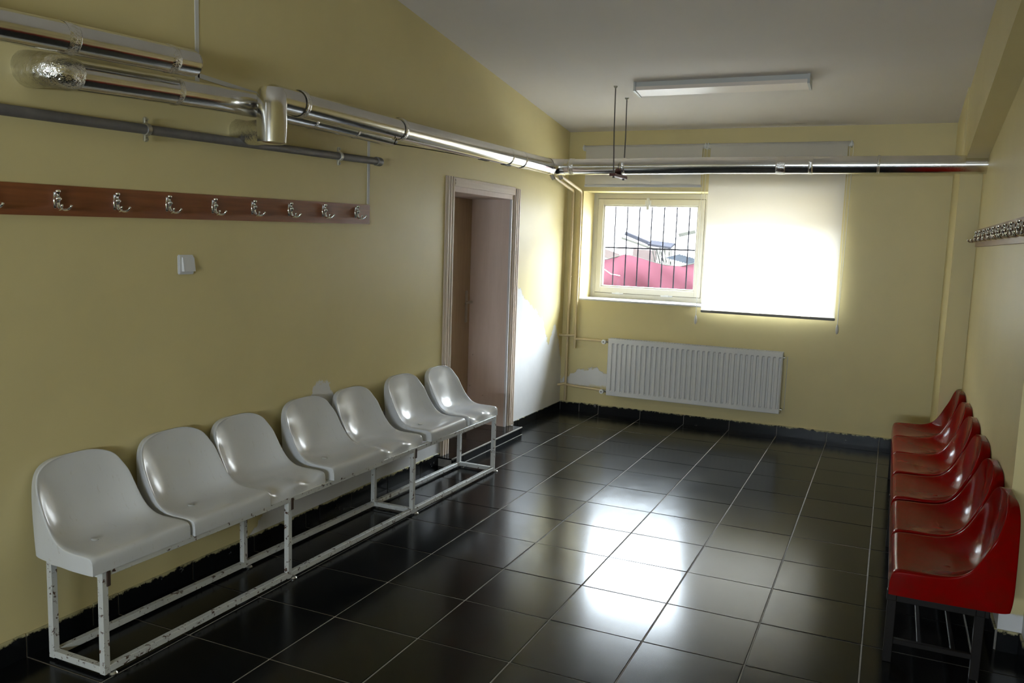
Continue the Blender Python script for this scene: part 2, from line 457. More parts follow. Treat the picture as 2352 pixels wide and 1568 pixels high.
# ------------------------------------------------------------------ doorway
door = empty('door_1', (XL, (DY0 + DY1) / 2, 0)); tag(door, 'shade-darkened oak door set deep in pale oak reeded frame', 'door', kind='structure')
def dobj(name, bm, mat, parent=door, smooth=False):
    o = obj(name, bm, mat, None, smooth); o.parent = parent
    w = Vector((0, 0, 0)); q = parent
    while q is not None: w += q.location; q = q.parent
    for v in o.data.vertices: v.co -= w
    return o
def casing(bm, x, y0, y1, z0, z1, axis):
    """reeded moulding: base board with three proud ribs"""
    box(bm, x, x + .014, y0, y1, z0, z1, .002)
    if axis == 'z':
        w = (y1 - y0)
        for k in range(3):
            c = y0 + w * (.2 + .3 * k)
            box(bm, x + .010, x + .022, c - w * .10, c + w * .10, z0, z1, .004, 2)
    else:
        w = (z1 - z0)
        for k in range(2):
            c = z0 + w * (.32 + .36 * k)
            box(bm, x + .010, x + .018, y0, y1, c - w * .12, c + w * .12, .003, 2)
STEP = .062
bm = B(); casing(bm, XL, -.930, DY0, .03, 1.995, 'z'); dobj('casing', bm, M_DOORWOOD)
bm = B(); casing(bm, XL, DY1 + .030, .285, STEP, 1.985, 'z'); dobj('casing', bm, M_DOORWOOD)
bm = B(); casing(bm, XL, DY0 + .001, DY1 + .034, 1.932, 1.994, 'y'); dobj('casing', bm, M_DOORWOOD)
bm = B(); box(bm, XL - .36, XL + .004, DY0 - .028, DY0, STEP - .02, DZ + .03, .002); dobj('lining', bm, M_LINING)
bm = B(); box(bm, XL - .36, XL - .004, DY1, DY1 + .028, STEP - .02, DZ + .03, .002); far_lining = dobj('lining', bm, M_LINING)
bm = B(); box(bm, XL - .012, XL + .006, DY1 - .010, DY1 + .006, STEP, DZ, .002); dobj('stop_bead', bm, M_WHITE)
bm = B(); box(bm, XL - .36, XL + .006, DY0 - .02, DY1 + .006, DZ, DZ + .038, .002); dobj('head_lining', bm, M_LINING)
bm = B(); box(bm, XL - .46, XL - .20, DY0, DY1, STEP - .03, STEP + .012, .003); dobj('threshold', bm, M_DOORWOOD)
bm = B(); box(bm, XL - .40, XL - .352, DY0 - .01, DY1 + .01, STEP + .01, DZ + .01, .002); leaf = dobj('leaf', bm, M_DOORLEAF)
bm = B(); box(bm, XL - .352, XL - .344, DY1 - .085, DY1 - .045, .90, 1.16, .004, 2); pl_ = dobj('handle_plate', bm, M_HANDLE, leaf)
bm = B()
tube(bm, [(XL - .345, DY1 - .065, 1.07), (XL - .300, DY1 - .065, 1.07)] , .009, 10)
tube(bm, [(XL - .304, DY1 - .060, 1.07), (XL - .298, DY1 - .12, 1.068), (XL - .300, DY1 - .175, 1.062)], [.010, .009, .008], 10)
dobj('lever', bm, M_HANDLE, leaf, True)
cut = B()
for (x, z) in ((-.33, .37), (-.21, .30), (-.31, .63)): lathe(cut, [(.006, -.004), (.006, .018)], 'y', (XL + x - door.location.x, DY1 - door.location.y, z), 12)
bmesh.ops.recalc_face_normals(cut, faces=cut.faces[:])
cme = bpy.data.meshes.new('drill'); cut.to_mesh(cme); cut.free()
co = bpy.data.objects.new('drill', cme); COL.objects.link(co); co.location = door.location
md = far_lining.modifiers.new('holes', 'BOOLEAN'); md.operation = 'DIFFERENCE'; md.object = co; md.solver = 'EXACT'
bpy.context.view_layer.update()
nm = bpy.data.meshes.new_from_object(far_lining.evaluated_get(bpy.context.evaluated_depsgraph_get()))
far_lining.modifiers.clear(); far_lining.data = nm
bpy.data.objects.remove(co)
# doorstep
st = empty('doorstep', (XL, -.3, 0)); tag(st, 'low black tiled step with pale worn edge below the doorway', 'step')
SX = -.266
bm = B(); box(bm, XL - .44, SX - .012, DY0 - .14, .225, -.01, STEP - .009); dobj('core', bm, M_GROUT, st)
for a, b in zip([DY0 - .14, -.80, -.40, -.02], [-.80, -.40, -.02, .225]):
    bm = B(); box(bm, XL - .01 if a < -.81 else XL - .30, SX - .006, a + .002, b - .002, STEP - .010, STEP, .0015)
    if b > .2: 
        pass
    dobj('tread_tile', bm, M_TILE, st)
for a, b in zip([DY0 - .14, -.80, -.42, .175], [-.80, -.42, .175, .227]):
    bm = B(); box(bm, SX - .014, SX - .003, a + .002, b - .002, .001, STEP - .006, .0015); dobj('riser_tile', bm, M_SKIRT, st)
bm = B(); box(bm, SX - .012, SX + .001, DY0 - .14, .228, STEP - .008, STEP + .0015, .002); dobj('edge_trim', bm, M_GROUT, st)
bm = B(); box(bm, SX - .008, SX + .002, DY0 - .14, .228, -.002, .0025, .001); dobj('grout_joint', bm, M_GROUT, st)

# ------------------------------------------------------------------ windows in the far wall
FYW = YF + WREC
def window(name, x0, x1, label, detail=True):
    w = empty(name, ((x0 + x1) / 2, FYW, WZ0)); tag(w, label, 'window', kind='structure')
    def fr(nm, a, b, c, d, t, y0, y1, mat):
        bm = B(); e = .003
        box(bm, a, a + t, y0, y1, c, d, e); box(bm, b - t, b, y0, y1, c, d, e)
        box(bm, a + t - .003, b - t + .003, y0, y1, c, c + t, e); box(bm, a + t - .003, b - t + .003, y0, y1, d - t, d, e)
        return dobj(nm, bm, mat, w)
    z0, z1 = WZ0, WZ1
    fr('frame', x0, x1, z0, z1, .050, FYW, FYW + .07, M_UPVC)
    fr('seal', x0 + .046, x1 - .046, z0 + .046, z1 - .046, .008, FYW - .001, FYW + .05, M_DIRT)
    s = fr('sash', x0 + .052, x1 - .052, z0 + .052, z1 - .052, .055, FYW - .014, FYW + .05, M_UPVC)
    fr('bead', x0 + .104, x1 - .104, z0 + .104, z1 - .104, .016, FYW - .004, FYW + .04, M_UPVC)
    bm = B(); box(bm, x0 + .11, x1 - .11, FYW + .022, FYW + .026, z0 + .11, z1 - .11); dobj('pane', bm, M_GLASS, w)
    if detail:
        xm = (x0 + x1) / 2 - .02
        bm = B(); box(bm, xm - .028, xm + .028, FYW - .022, FYW - .012, z1 - .108, z1 - .062, .003)
        box(bm, xm - .012, xm + .012, FYW - .032, FYW - .012, z1 - .150, z1 - .040, .004, 2); dobj('latch', bm, M_WHITE, w)
        for xx in (x0 + .28, x0 + .75):
            bm = B(); tube(bm, [(xx - .055, FYW - .006, z0 + .050), (xx + .055, FYW - .006, z0 + .050)], .009, 10)
            box(bm, xx - .02, xx + .02, FYW - .017, FYW - .004, z0 + .042, z0 + .060, .002); dobj('hinge', bm, M_WHITE, w)
    return w
window('window_1', WX0 - .005, .868, 'small cream framed tilting window with red tarpaulin outside')
window('window_2', .870, WX1 + .005, 'cream framed window hidden behind the lowered white blind', False)
# sill
bm = B(); box(bm, WX0 - .002, WX1, YF - .006, FYW + .01, WZ0 - .012, WZ0 + .004, .003)
tag(obj('trim_1', bm, M_DUCT), 'white window sill ledge in the recess', 'window sill', kind='structure')
# grille outside
gr = empty('window_grille', (.3, YF + .47, WZ0)); tag(gr, 'dark steel bar grille outside the small clear window', 'grille')
for i in range(18):
    x = -.19 + .119 * i
    bm = B(); tube(bm, [(x, YF + .47, WZ0 - .08), (x, YF + .47, WZ1 + .08)], .006, 8); dobj('bar', bm, M_BARS, gr, True)
for z in (1.54, WZ0 - .05, WZ1 + .05):
    bm = B(); box(bm, WX0 - .05, WX1 + .05, YF + .463, YF + .477, z - .007, z + .007, .001); dobj('cross_bar', bm, M_BARS, gr)
# window behind the camera
w3 = empty('window_3', ((BWX0 + BWX1) / 2, YB - .15, BWZ0)); tag(w3, 'cream framed window in the wall opposite the radiator', 'window', kind='structure')
bm = B()
for a, b in ((BWX0, BWX0 + .05), (BWX1 - .05, BWX1)): box(bm, a, b, YB - .18, YB - .12, BWZ0, BWZ1, .003)
for a, b in ((BWZ0, BWZ0 + .05), (BWZ1 - .05, BWZ1)): box(bm, BWX0 + .047, BWX1 - .047, YB - .18, YB - .12, a, b, .003)
dobj('frame', bm, M_UPVC, w3)
bm = B(); box(bm, BWX0 + .045, BWX1 - .045, YB - .152, YB - .148, BWZ0 + .045, BWZ1 - .045); dobj('pane', bm, M_GLASS, w3)

# ================================================================== ROLLER BLINDS
def blind(x0, x1, zb, label, barmat, ztop=2.425):
    w = empty('roller_blind', ((x0 + x1) / 2, YF - .06, ztop)); tag(w, label, 'blind', 'roller blinds above the windows')
    y = YF - .055
    bm = B(); tube(bm, [(x0, y, ztop), (x1, y, ztop)], .021, 16); dobj('tube', bm, M_BLIND, w, True)
    for x in (x0 - .012, x1 + .012):
        bm = B(); box(bm, x - .004, x + .004, y - .02, YF + .002, ztop - .025, ztop + .025, .002); lathe(bm, [(.016, -.012), (.016, .012)], 'x', (x, y, ztop), 12)
        dobj('bracket', bm, M_VALVE, w)
    yc = y - .02
    nx, nz = 24, 20
    bm = B(); vs = []
    for j in range(nz + 1):
        z = ztop + (zb + .012 - ztop) * j / nz
        row = []
        for i in range(nx + 1):
            x = x0 + .012 + (x1 - x0 - .024) * i / nx
            row.append(bm.verts.new((x, yc + .0025 * math.sin(i * .7 + j * .2) * j / nz, z)))
        vs.append(row)
    for j in range(nz):
        for i in range(nx): bm.faces.new((vs[j][i], vs[j][i + 1], vs[j + 1][i + 1], vs[j + 1][i]))
    dobj('cloth', bm, M_BLIND, w, True)
    bm = B(); box(bm, x0 + .008, x1 - .008, yc - .006, yc + .008, zb, zb + .022, .004, 2); dobj('bottom_bar', bm, barmat, w, True)
    xc = x1 + .014
    bm = B(); zc = .95
    for dx in (-.014, .014):
        tube(bm, [(xc + dx, y - .016, ztop), (xc + dx * .8, y - .018, 1.7), (xc, y - .018, zc + .03)], .0016, 6)
    dobj('chain', bm, M_VALVE, w, True)
    bm = B(); lathe(bm, [(.002, -.045), (.010, -.035), (.013, -.012), (.011, .015), (.004, .035)], 'z', (xc, y - .018, zc), 12); dobj('chain_weight', bm, M_DUCT, w, True)
blind(-.215, .855, 2.078, 'short rolled up white blind above clear window', M_WHITE)
blind(.900, 2.005, 1.012, 'fully lowered white roller blind glowing with daylight', M_BAR)

# ================================================================== RADIATOR
RX0, RX1, RZ0, RZ1, RY = .095, 1.618, .200, .722, 1.281
rad = empty('radiator', ((RX0 + RX1) / 2, RY + .03, RZ0)); tag(rad, 'white ribbed steel panel radiator on the window wall', 'radiator')
# front panel with pressed flutes
NR = 33
bm = B(); prof = []
m0, m1 = RX0 + .012, RX1 - .012
pitch_r = (m1 - m0) / NR
for i in range(NR):
    a = m0 + i * pitch_r
    prof += [(a + pitch_r * .05, 0), (a + pitch_r * .55, 0), (a + pitch_r * .66, .013), (a + pitch_r * .94, .013)]
prof = [(RX0, .004), (RX0 + .004, 0)] + prof + [(RX1 - .004, 0), (RX1, .004)]
zs = [(RZ0, .004, 0), (RZ0 + .004, 0, 0), (RZ0 + .038, 0, 0), (RZ0 + .05, 0, 1), (RZ1 - .052, 0, 1), (RZ1 - .04, 0, 0), (RZ1 - .004, 0, 0), (RZ1, .004, 0)]
rows = []
for z, off, k in zs:
    rows.append([bm.verts.new((x, RY + off + (d if (k or j in (0, 1, len(prof) - 2, len(prof) - 1)) else 0), z)) for j, (x, d) in enumerate(prof)])
for a, b in zip(rows[:-1], rows[1:]):
    for i in range(len(prof) - 1): bm.faces.new((a[i], a[i + 1], b[i + 1], b[i]))
dobj('front_panel', bm, M_RAD, rad, False)
bm = B()
box(bm, RX0 + .001, RX0 + .006, RY + .004, RY + .068, RZ0 + .004, RZ1 - .002, .001); dobj('side_panel', bm, M_RAD, rad)
bm = B(); box(bm, RX1 - .006, RX1 - .001, RY + .004, RY + .068, RZ0 + .004, RZ1 - .002, .001); dobj('side_panel', bm, M_RAD, rad)
bm = B(); box(bm, RX0 + .004, RX1 - .004, RY + .052, RY + .066, RZ0 + .006, RZ1 - .006, .003); dobj('back_panel', bm, M_RAD, rad)
bm = B()
for i in range(60):
    x = RX0 + .015 + (RX1 - RX0 - .03) * i / 59
    box(bm, x - .003, x + .003, RY + .004, RY + .064, RZ1 - .006, RZ1 - .001)
box(bm, RX0, RX1, RY + .001, RY + .006, RZ1 - .006, RZ1 + .002); box(bm, RX0, RX1, RY + .062, RY + .068, RZ1 - .006, RZ1 + .002)
dobj('top_grille', bm, M_RAD, rad)
for x in (.45, 1.3):
    bm = B(); box(bm, x - .02, x + .02, RY + .06, YF + .002, RZ0 + .05, RZ1 - .06, .003); dobj('wall_bracket', bm, M_RAD, rad)
for z in (.690, .232):
    bm = B(); lathe(bm, [(.010, 0), (.010, .028), (.013, .028), (.013, .045)], 'x', (RX0 - .045, RY + .035, z), 12); v = dobj('valve', bm, M_BRASS, rad, True)
    bm = B(); lathe(bm, [(.012, -.045), (.021, -.043), (.022, -.015), (.016, -.004), (.011, .004)], 'y', (RX0 - .038, RY + .022, z), 14); dobj('valve_cap', bm, M_VALVE, v, True)
    bm = B(); lathe(bm, [(.006, -.047), (.006, -.044)], 'y', (RX0 - .038, RY + .022, z), 10); dobj('cap_recess_shade', bm, M_ROD, v)  # dark disc painted in for the shaded recess of the cap
for z in (RZ1 - .045, RZ0 + .035):
    bm = B(); lathe(bm, [(.011, 0), (.011, .010), (.007, .010), (.007, .018)], 'x', (RX1 - .002, RY + .035, z), 12); dobj('plug', bm, M_STEEL, rad, True)
bm = B(); tube(bm, [(RX1 + .028, YF - .004, RZ1 - .04), (RX1 + .028, YF - .004, RZ0 + .03)], .0025, 6); dobj('cable', bm, M_DUCT, rad)

# ================================================================== PIPES
PZ, PX, PY = 2.160, -.118, .300
RA, RB = .056, .061
# main insulated pipe: along the left wall, round the corner, across the window wall
mp = empty('insulated_pipe', (PX, PY, PZ)); tag(mp, 'long foil wrapped pipe turning the corner above door and windows', 'pipe', 'foil wrapped pipes')
def foilpiece(name, path, r, par, mat=M_FOIL, seg=28, jit=0.0, cap=True):
    bm = B(); tube(bm, path, r, seg, cap, jit); return dobj(name, bm, mat, par, True)
def line(a, b, n=12): 
    a, b = Vector(a), Vector(b); return [a + (b - a) * i / n for i in range(n + 1)]
TY = -2.975
foilpiece('jacket', line((PX, TY, PZ - .002), (PX, -1.94, PZ - .006)), RA, mp)
foilpiece('jacket', line((PX, -1.96, PZ - .006), (PX, PY - .12, PZ)), RB, mp)
foilpiece('elbow', bend((PX, PY - .2, PZ), (PX, PY, PZ), (PX + .2, PY, PZ), .11, 5), RB + .002, mp)
foilpiece('jacket', line((PX + .10, PY, PZ), (1.10, PY, PZ + .004)), RB, mp)
foilpiece('jacket', line((1.08, PY, PZ + .004), (XR + .03, PY, PZ - .002), 20), RB - .0005, mp)
def band(c, d, r, par, w=.03, wr=.05):
    c, d = Vector(c), Vector(d).normalized()
    path = [c + d * w * (k / 6 - .5) for k in range(7)]
    rs = [r - .001 + (.0035 if 0 < k < 6 else 0) + random.uniform(-.001, .001) for k in range(7)]
    bm = B(); tube(bm, path, rs, 36, False, .008)
    return dobj('tape_band', bm, M_CRINKLE, par, True)
for y in (-2.79,): band((PX, y, PZ - .002), (0, 1, 0), RA + .004, mp, .035)
for y, w in ((-1.95, .04), (-.56, .02), (-.33, .02)): band((PX, y, PZ - .004), (0, 1, 0), RB, mp, w)
for x, w in ((PX + .17, .05), (.47, .04), (1.62, .07), (1.82, .03), (2.25, .02)): band((x, PY, PZ + .002), (1, 0, 0), RB, mp, w)
# drop piece at the near end and its stub into the wall
foilpiece('drop', [(PX, TY, 1.958), (PX, TY, 1.964), (PX, TY, 2.05), (PX, TY, 2.12), (PX, TY, 2.175), (PX, TY, 2.196), (PX, TY, 2.205)], [.048, .062, .065, .064, .062, .050, .02], mp, M_FOIL, 28)
foilpiece('wall_stub', [(PX, TY, 2.013), (-.25, TY + .05, 2.016), (-.33, TY + .075, 2.02), (XL + .0, TY + .09, 2.025), (XL - .02, TY + .1, 2.025)], [.055, .056, .052, .060, .066], mp, M_CRINKLE, 24, .03)
bm = B(); tube(bm, [(PX + .03, -2.02, PZ - .062), (PX - .03, -1.95, PZ - .082), (PX - .06, -1.7, PZ - .068), (PX - .03, -1.35, PZ - .064), (PX, -1.0, PZ - .062)], .0025, 6); dobj('loose_wire', bm, M_BROWNB, mp, True)
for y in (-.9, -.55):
    bm = B(); box(bm, PX - .02, PX + .01, y - .06, y + .06, PZ - .066, PZ - .052, .002); dobj('black_patch', bm, M_BLACKPATCH, mp)  # flat black blocks on the underside of the pipe
# lower foil pipe behind it
p2 = empty('insulated_pipe', (-.25, -3.9, 2.1)); tag(p2, 'foil wrapped pipe bending into the wall above coat hooks', 'pipe', 'foil wrapped pipes')
X2 = -.245
foilpiece('jacket', [(X2, -3.86, 2.094), (X2, -3.5, 2.112), (X2, -3.2, 2.126), (X2, -2.9, 2.135), (X2, -2.3, 2.136), (X2, -1.83, 2.132)], .0535, p2, cap=False)
foilpiece('elbow', [Vector((XL - .02, -3.905, 2.112))] + bend((XL, -3.905, 2.11), (X2 + .004, -3.925, 2.094), (X2 + .004, -3.80, 2.094), .055, 6) + [Vector((X2, -3.845, 2.095))], [.066, .060] + [.0575] * 6 + [.055], p2, M_CRINKLE, 24, .02)
for y, z in ((-3.40, 2.117), (-2.55, 2.137), (-2.2, 2.136)): band((X2, y, z), (0, 1, 0), .0535, p2, .03)
# upper foil pipe with a capped end
p1 = empty('insulated_pipe', (-.16, -3.4, 2.2)); tag(p1, 'thicker foil wrapped pipe with blunt capped end above the others', 'pipe', 'foil wrapped pipes')
X1 = -.165
foilpiece('jacket', [(X1, YB - .05, 2.17), (X1, -6, 2.172), (X1, -4.19, 2.181), (X1, -3.75, 2.203), (X1, -3.405, 2.2195), (X1, -3.38, 2.221), (X1, -3.373, 2.2215)], [.051, .051, .051, .0515, .0515, .050, .044], p1)
for y, z in ((-3.93, 2.194), (-3.50, 2.215)): band((X1, y, z), (0, 1, 0), .051, p1, .05)
bm = B(); lathe(bm, [(.046, 0), (.046, .003)], 'y', (X1, -3.374, 2.2215), 20); dobj('end_cap', bm, M_CRINKLE, p1)
# grey pipe on the left wall
gp = empty('grey_water_pipe', (XL + .05, -3, 1.97)); tag(gp, 'thin weathered grey pipe clipped to the wall below the foil pipes', 'pipe')
gx = XL + .055
def gz(y): return 1.950 + (y + 4.055) / 2.25 * .048 if y > -4.055 else 1.950
bm = B(); tube(bm, [(gx, y, gz(y)) for y in (YB - .05, -6, -4.05, -3, -2.2, -1.80)], .0195, 16); dobj('pipe', bm, M_GALV, gp, True)
bm = B(); lathe(bm, [(.0215, -.03), (.025, -.028), (.025, .010), (.022, .020), (.012, .024)], 'y', (gx, -1.815, gz(-1.815)), 16); dobj('end_fitting', bm, M_GALV, gp, True)
for y in (-3.455, -2.19):
    z = gz(y)
    bm = B(); lathe(bm, [(.021, -.010), (.0245, -.009), (.0245, .009), (.021, .010)], 'y', (gx, y, z), 18)
    for s in (-1, 1):
        box(bm, gx - .012, gx + .002, y - .010, y + .010, z + s * .034 - .014, z + s * .034 + .014, .004, 2)
        lathe(bm, [(.006, .0), (.005, .006)], 'x', (gx + .002, y, z + s * .038), 8)
    box(bm, XL, gx - .02, y - .005, y + .005, z - .005, z + .005)
    dobj('clamp', bm, M_STEEL, gp, True)
# white filled chase / cable strip on the wall
ds = empty('filler_strip', (XL, -2.5, 2.2)); tag(ds, 'narrow white filled strip framing the wall around pipes', 'wall strip')
bm = B(); box(bm, XL - .003, XL + .004, -3.142, -3.120, 2.20, ceil_z(-3.13) - .001, .001); dobj('strip', bm, M_DUCT, ds)
bm = B(); hexa(bm, [(XL - .003, -3.13, 2.225), (XL + .004, -3.13, 2.225), (XL + .004, -1.82, 2.16), (XL - .003, -1.82, 2.16), (XL - .003, -3.13, 2.245), (XL + .004, -3.13, 2.245), (XL + .004, -1.82, 2.18), (XL - .003, -1.82, 2.18)]); dobj('strip', bm, M_DUCT, ds)
bm = B(); box(bm, XL - .003, XL + .004, -1.850, -1.828, 1.755, 2.17, .001); dobj('strip', bm, M_DUCT, ds)
# hanger carrying the pipe
hg = empty('pipe_hanger', (.43, PY, PZ - .06)); tag(hg, 'thin steel rods holding dark red bracket under the foil pipe', 'hanger')
for (xt, yt, xb, yb_) in ((.417, .168, .427, .185), (.419, .455, .432, .415)):
    zt = ceil_z(yt)
    bm = B(); tube(bm, [(xt, yt, zt), (xt + (.004), yt, (zt + 2.09) / 2), (xb, yb_, 2.080)], .0045, 8); rd = dobj('rod', bm, M_ROD, hg, True)
    bm = B(); lathe(bm, [(.005, -.016), (.009, -.012), (.016, -.002), (.016, .004)], 'z', (xt, yt, zt), 12); dobj('ceiling_anchor', bm, M_STEEL, rd, True)
    bm = B(); lathe(bm, [(.009, -.006), (.009, .006)], 'z', (xb, yb_, 2.072), 6); dobj('nut', bm, M_ROD, rd)
bm = B(); hexa(bm, [(.405, .15, 2.078), (.449, .15, 2.078), (.454, .45, 2.078), (.410, .45, 2.078), (.405, .15, 2.100), (.449, .15, 2.100), (.454, .45, 2.100), (.410, .45, 2.100)]); dobj('bracket', bm, M_BRACKET, hg)

# heating risers in the corner
def riser(xv, ztop, zbot, px0, label, branches):
    p = empty('heating_riser', (xv, YF - .04, zbot)); tag(p, label, 'pipe', 'cream heating pipes in the corner')
    y = YF - .041
    path = [Vector(px0)] + bend(px0, (xv, y, 2.045), (xv, y, 1.8), .05, 6) + [Vector((xv, y, zbot))]
    bm = B(); tube(bm, path, .0125, 14); dobj('pipe', bm, M_CREAM, p, True)
    bm = B(); tube(bm, [Vector(px0) + Vector((-.006, -.006, .012)), Vector(px0) + Vector((.012, .012, -.03))], .016, 12); dobj('elbow_nut', bm, M_STEEL, p, True)
    bm = B(); lathe(bm, [(.014, -.007), (.016, -.006), (.016, .006), (.014, .007)], 'z', (xv, y, 1.262), 14); box(bm, xv - .004, xv + .004, y, YF + .004, 1.256, 1.268); dobj('clip', bm, M_CREAM, p)
    for pts in branches:
        bm = B(); tube(bm, pts, .0115, 12); dobj('branch', bm, M_CREAM, p, True)
    return p
yv = YF - .041
riser(-.322, 2.04, .10, (PX - .02, PY + .05, PZ - .058), 'cream heating pipe closest to the corner, running to floor', 
      [[(-.322, yv, .262), (-.36, yv - .02, .250), (XL - .01, yv - .03, .242)],
       [(-.322, yv, .252), (-.25, yv - .012, .244), (RX0 - .04, RY + .04, .234)]])
riser(-.246, 2.04, .60, (PX + .045, PY + .05, PZ - .058), 'shorter cream heating pipe beside the window recess', 
      [[(-.246, yv, .722), (-.33, yv - .034, .716), (XL - .01, yv - .036, .716)],
       [(-.246, yv, .686), (-.15, yv - .014, .692), (RX0 - .04, RY + .04, .691)]])

# ================================================================== LAMP, SWITCH
lf = empty('ceiling_light', (1.18, .16, ceil_z(.16) - .05)); tag(lf, 'unlit fluorescent batten light on the ceiling', 'ceiling light')
def lz(y, d): return ceil_z(y) - d
LX0, LX1, LY0, LY1 = .580, 1.790, .09, .24
bm = B(); hexa(bm, [(LX0 + .01, LY0 + .01, lz(LY0, .030)), (LX1 - .01, LY0 + .01, lz(LY0, .030)), (LX1 - .01, LY1 - .01, lz(LY1, .030)), (LX0 + .01, LY1 - .01, lz(LY1, .030)),
    (LX0 + .01, LY0 + .01, lz(LY0, -.002)), (LX1 - .01, LY0 + .01, lz(LY0, -.002)), (LX1 - .01, LY1 - .01, lz(LY1, -.002)), (LX0 + .01, LY1 - .01, lz(LY1, -.002))]); dobj('body', bm, M_FIX, lf)
bm = B(); hexa(bm, [(LX0 + .012, LY0 + .004, lz(LY0, .060)), (LX1 - .012, LY0 + .004, lz(LY0, .060)), (LX1 - .012, LY1 - .004, lz(LY1, .060)), (LX0 + .012, LY1 - .004, lz(LY1, .060)),
    (LX0 + .012, LY0 - .004, lz(LY0, .036)), (LX1 - .012, LY0 - .004, lz(LY0, .036)), (LX1 - .012, LY1 + .004, lz(LY1, .036)), (LX0 + .012, LY1 + .004, lz(LY1, .036))]); dobj('diffuser', bm, M_DIFF, lf)
bm = B(); hexa(bm, [(LX0 + .012, LY0 + .006, lz(LY0, .037)), (LX1 - .012, LY0 + .006, lz(LY0, .037)), (LX1 - .012, LY1 - .006, lz(LY1, .037)), (LX0 + .012, LY1 - .006, lz(LY1, .037)),
    (LX0 + .012, LY0 + .006, lz(LY0, .029)), (LX1 - .012, LY0 + .006, lz(LY0, .029)), (LX1 - .012, LY1 - .006, lz(LY1, .029)), (LX0 + .012, LY1 - .006, lz(LY1, .029))]); dobj('neck', bm, M_FIX, lf)
for a, b in ((LX0 - .002, LX0 + .014), (LX1 - .014, LX1 + .002)):
    bm = B(); hexa(bm, [(a, LY0 - .008, lz(LY0, .066)), (b, LY0 - .008, lz(LY0, .066)), (b, LY1 + .008, lz(LY1, .066)), (a, LY1 + .008, lz(LY1, .066)),
        (a, LY0 - .004, lz(LY0, .0)), (b, LY0 - .004, lz(LY0, .0)), (b, LY1 + .004, lz(LY1, .0)), (a, LY1 + .004, lz(LY1, .0))]); dobj('end_cap', bm, M_FIX, lf)
sw = empty('light_switch', (XL, -3.215, 1.425)); tag(sw, 'square white rocker light switch on the yellow wall', 'switch')
bm = B(); box(bm, XL - .002, XL + .012, -3.257, -3.173, 1.383, 1.467, .004, 2); base = dobj('base', bm, M_WHITE, sw, True)
bm = B(); hexa(bm, [(XL + .010, -3.243, 1.396), (XL + .024, -3.240, 1.396), (XL + .024, -3.176, 1.396), (XL + .010, -3.174, 1.396), (XL + .010, -3.243, 1.456), (XL + .016, -3.240, 1.456), (XL + .016, -3.176, 1.456), (XL + .010, -3.174, 1.456)])
dobj('rocker', bm, M_WHITE, sw)

# ================================================================== COAT RACKS
def hook_meshes():
    # local: x away from the board, y along it, z up
    b = B()
    lathe(b, [(.002, .037), (.009, .036), (.0105, .031), (.008, .026), (.005, .022), (.005, .016), (.009, .012), (.0135, .006), (.013, .002), (.008, -.002), (.006, -.012), (.0065, -.024), (.004, -.028)], 'z', (.016, 0, 0), 14)
    box(b, 0, .008, -.010, .010, -.03, .03, .003, 1)
    bmesh.ops.recalc_face_normals(b, faces=b.faces[:]); me = bpy.data.meshes.new('hook'); b.to_mesh(me); b.free()
    for p in me.polygons: p.use_smooth = True
    me.set_sharp_from_angle(angle=math.radians(50)); me.materials.append(M_CHROME)
    out = [me]
    for s in (-1, 1):
        b = B(); pts = []
        for k in range(9):
            a = math.pi * (1.05 + .95 * k / 8)
            pts.append((.016 + .022 + .022 * math.cos(a), s * (.004 + .016 * k / 8), -.016 + .018 * math.sin(a)))
        pts[0] = (.016, 0, -.010)
        tube(b, pts, [.0045] * 6 + [.004, .004, .0055], 8)
        bmesh.ops.recalc_face_normals(b, faces=b.faces[:]); me = bpy.data.meshes.new('prong'); b.to_mesh(me); b.free()
        for p in me.polygons: p.use_smooth = True
        me.materials.append(M_CHROME); out.append(me)
    return out
HK = hook_meshes()
def rack(name, x, sgn, y0, z0, y1, z1, h, mat, hooks, label):
    rk = empty(name, (x, (y0 + y1) / 2, (z0 + z1) / 2)); tag(rk, label, 'coat rack')
    bm = B(); xa, xb = (x - .003, x + .018) if sgn > 0 else (x - .018, x + .003)
    hexa(bm, [(xa, y0, z0 - h / 2), (xb, y0, z0 - h / 2), (xb, y1, z1 - h / 2), (xa, y1, z1 - h / 2), (xa, y0, z0 + h / 2), (xb, y0, z0 + h / 2), (xb, y1, z1 + h / 2), (xa, y1, z1 + h / 2)])
    bd = dobj('board', bm, mat, rk)
    for (y, z) in hooks:
        h_ = put('hook', HK[0], rk, (sgn * .018, y - (y0 + y1) / 2, z - (z0 + z1) / 2), (0, 0, 0 if sgn > 0 else math.pi))
        put('prong', HK[1], h_, (0, 0, 0)); put('prong', HK[2], h_, (0, 0, 0))
rack('coat_rack', XL, 1, -4.55, 1.652, -1.845, 1.696, .110, M_RACK,
     [(-4.09, 1.66)] + [(-3.835, 1.665), (-3.581, 1.671), (-3.325, 1.677), (-3.068, 1.680), (-2.817, 1.686), (-2.555, 1.690), (-2.282, 1.696), (-1.988, 1.702)],
     'reddish brown board of chrome coat hooks above the white bench')
rack('coat_rack', XR, -1, -2.175, 1.688, 0.37, 1.687, .110, M_RACK_LIT,
     [(.165 - .2525 * k, 1.692) for k in range(10)],
     'brown board of chrome coat hooks above the red seats')

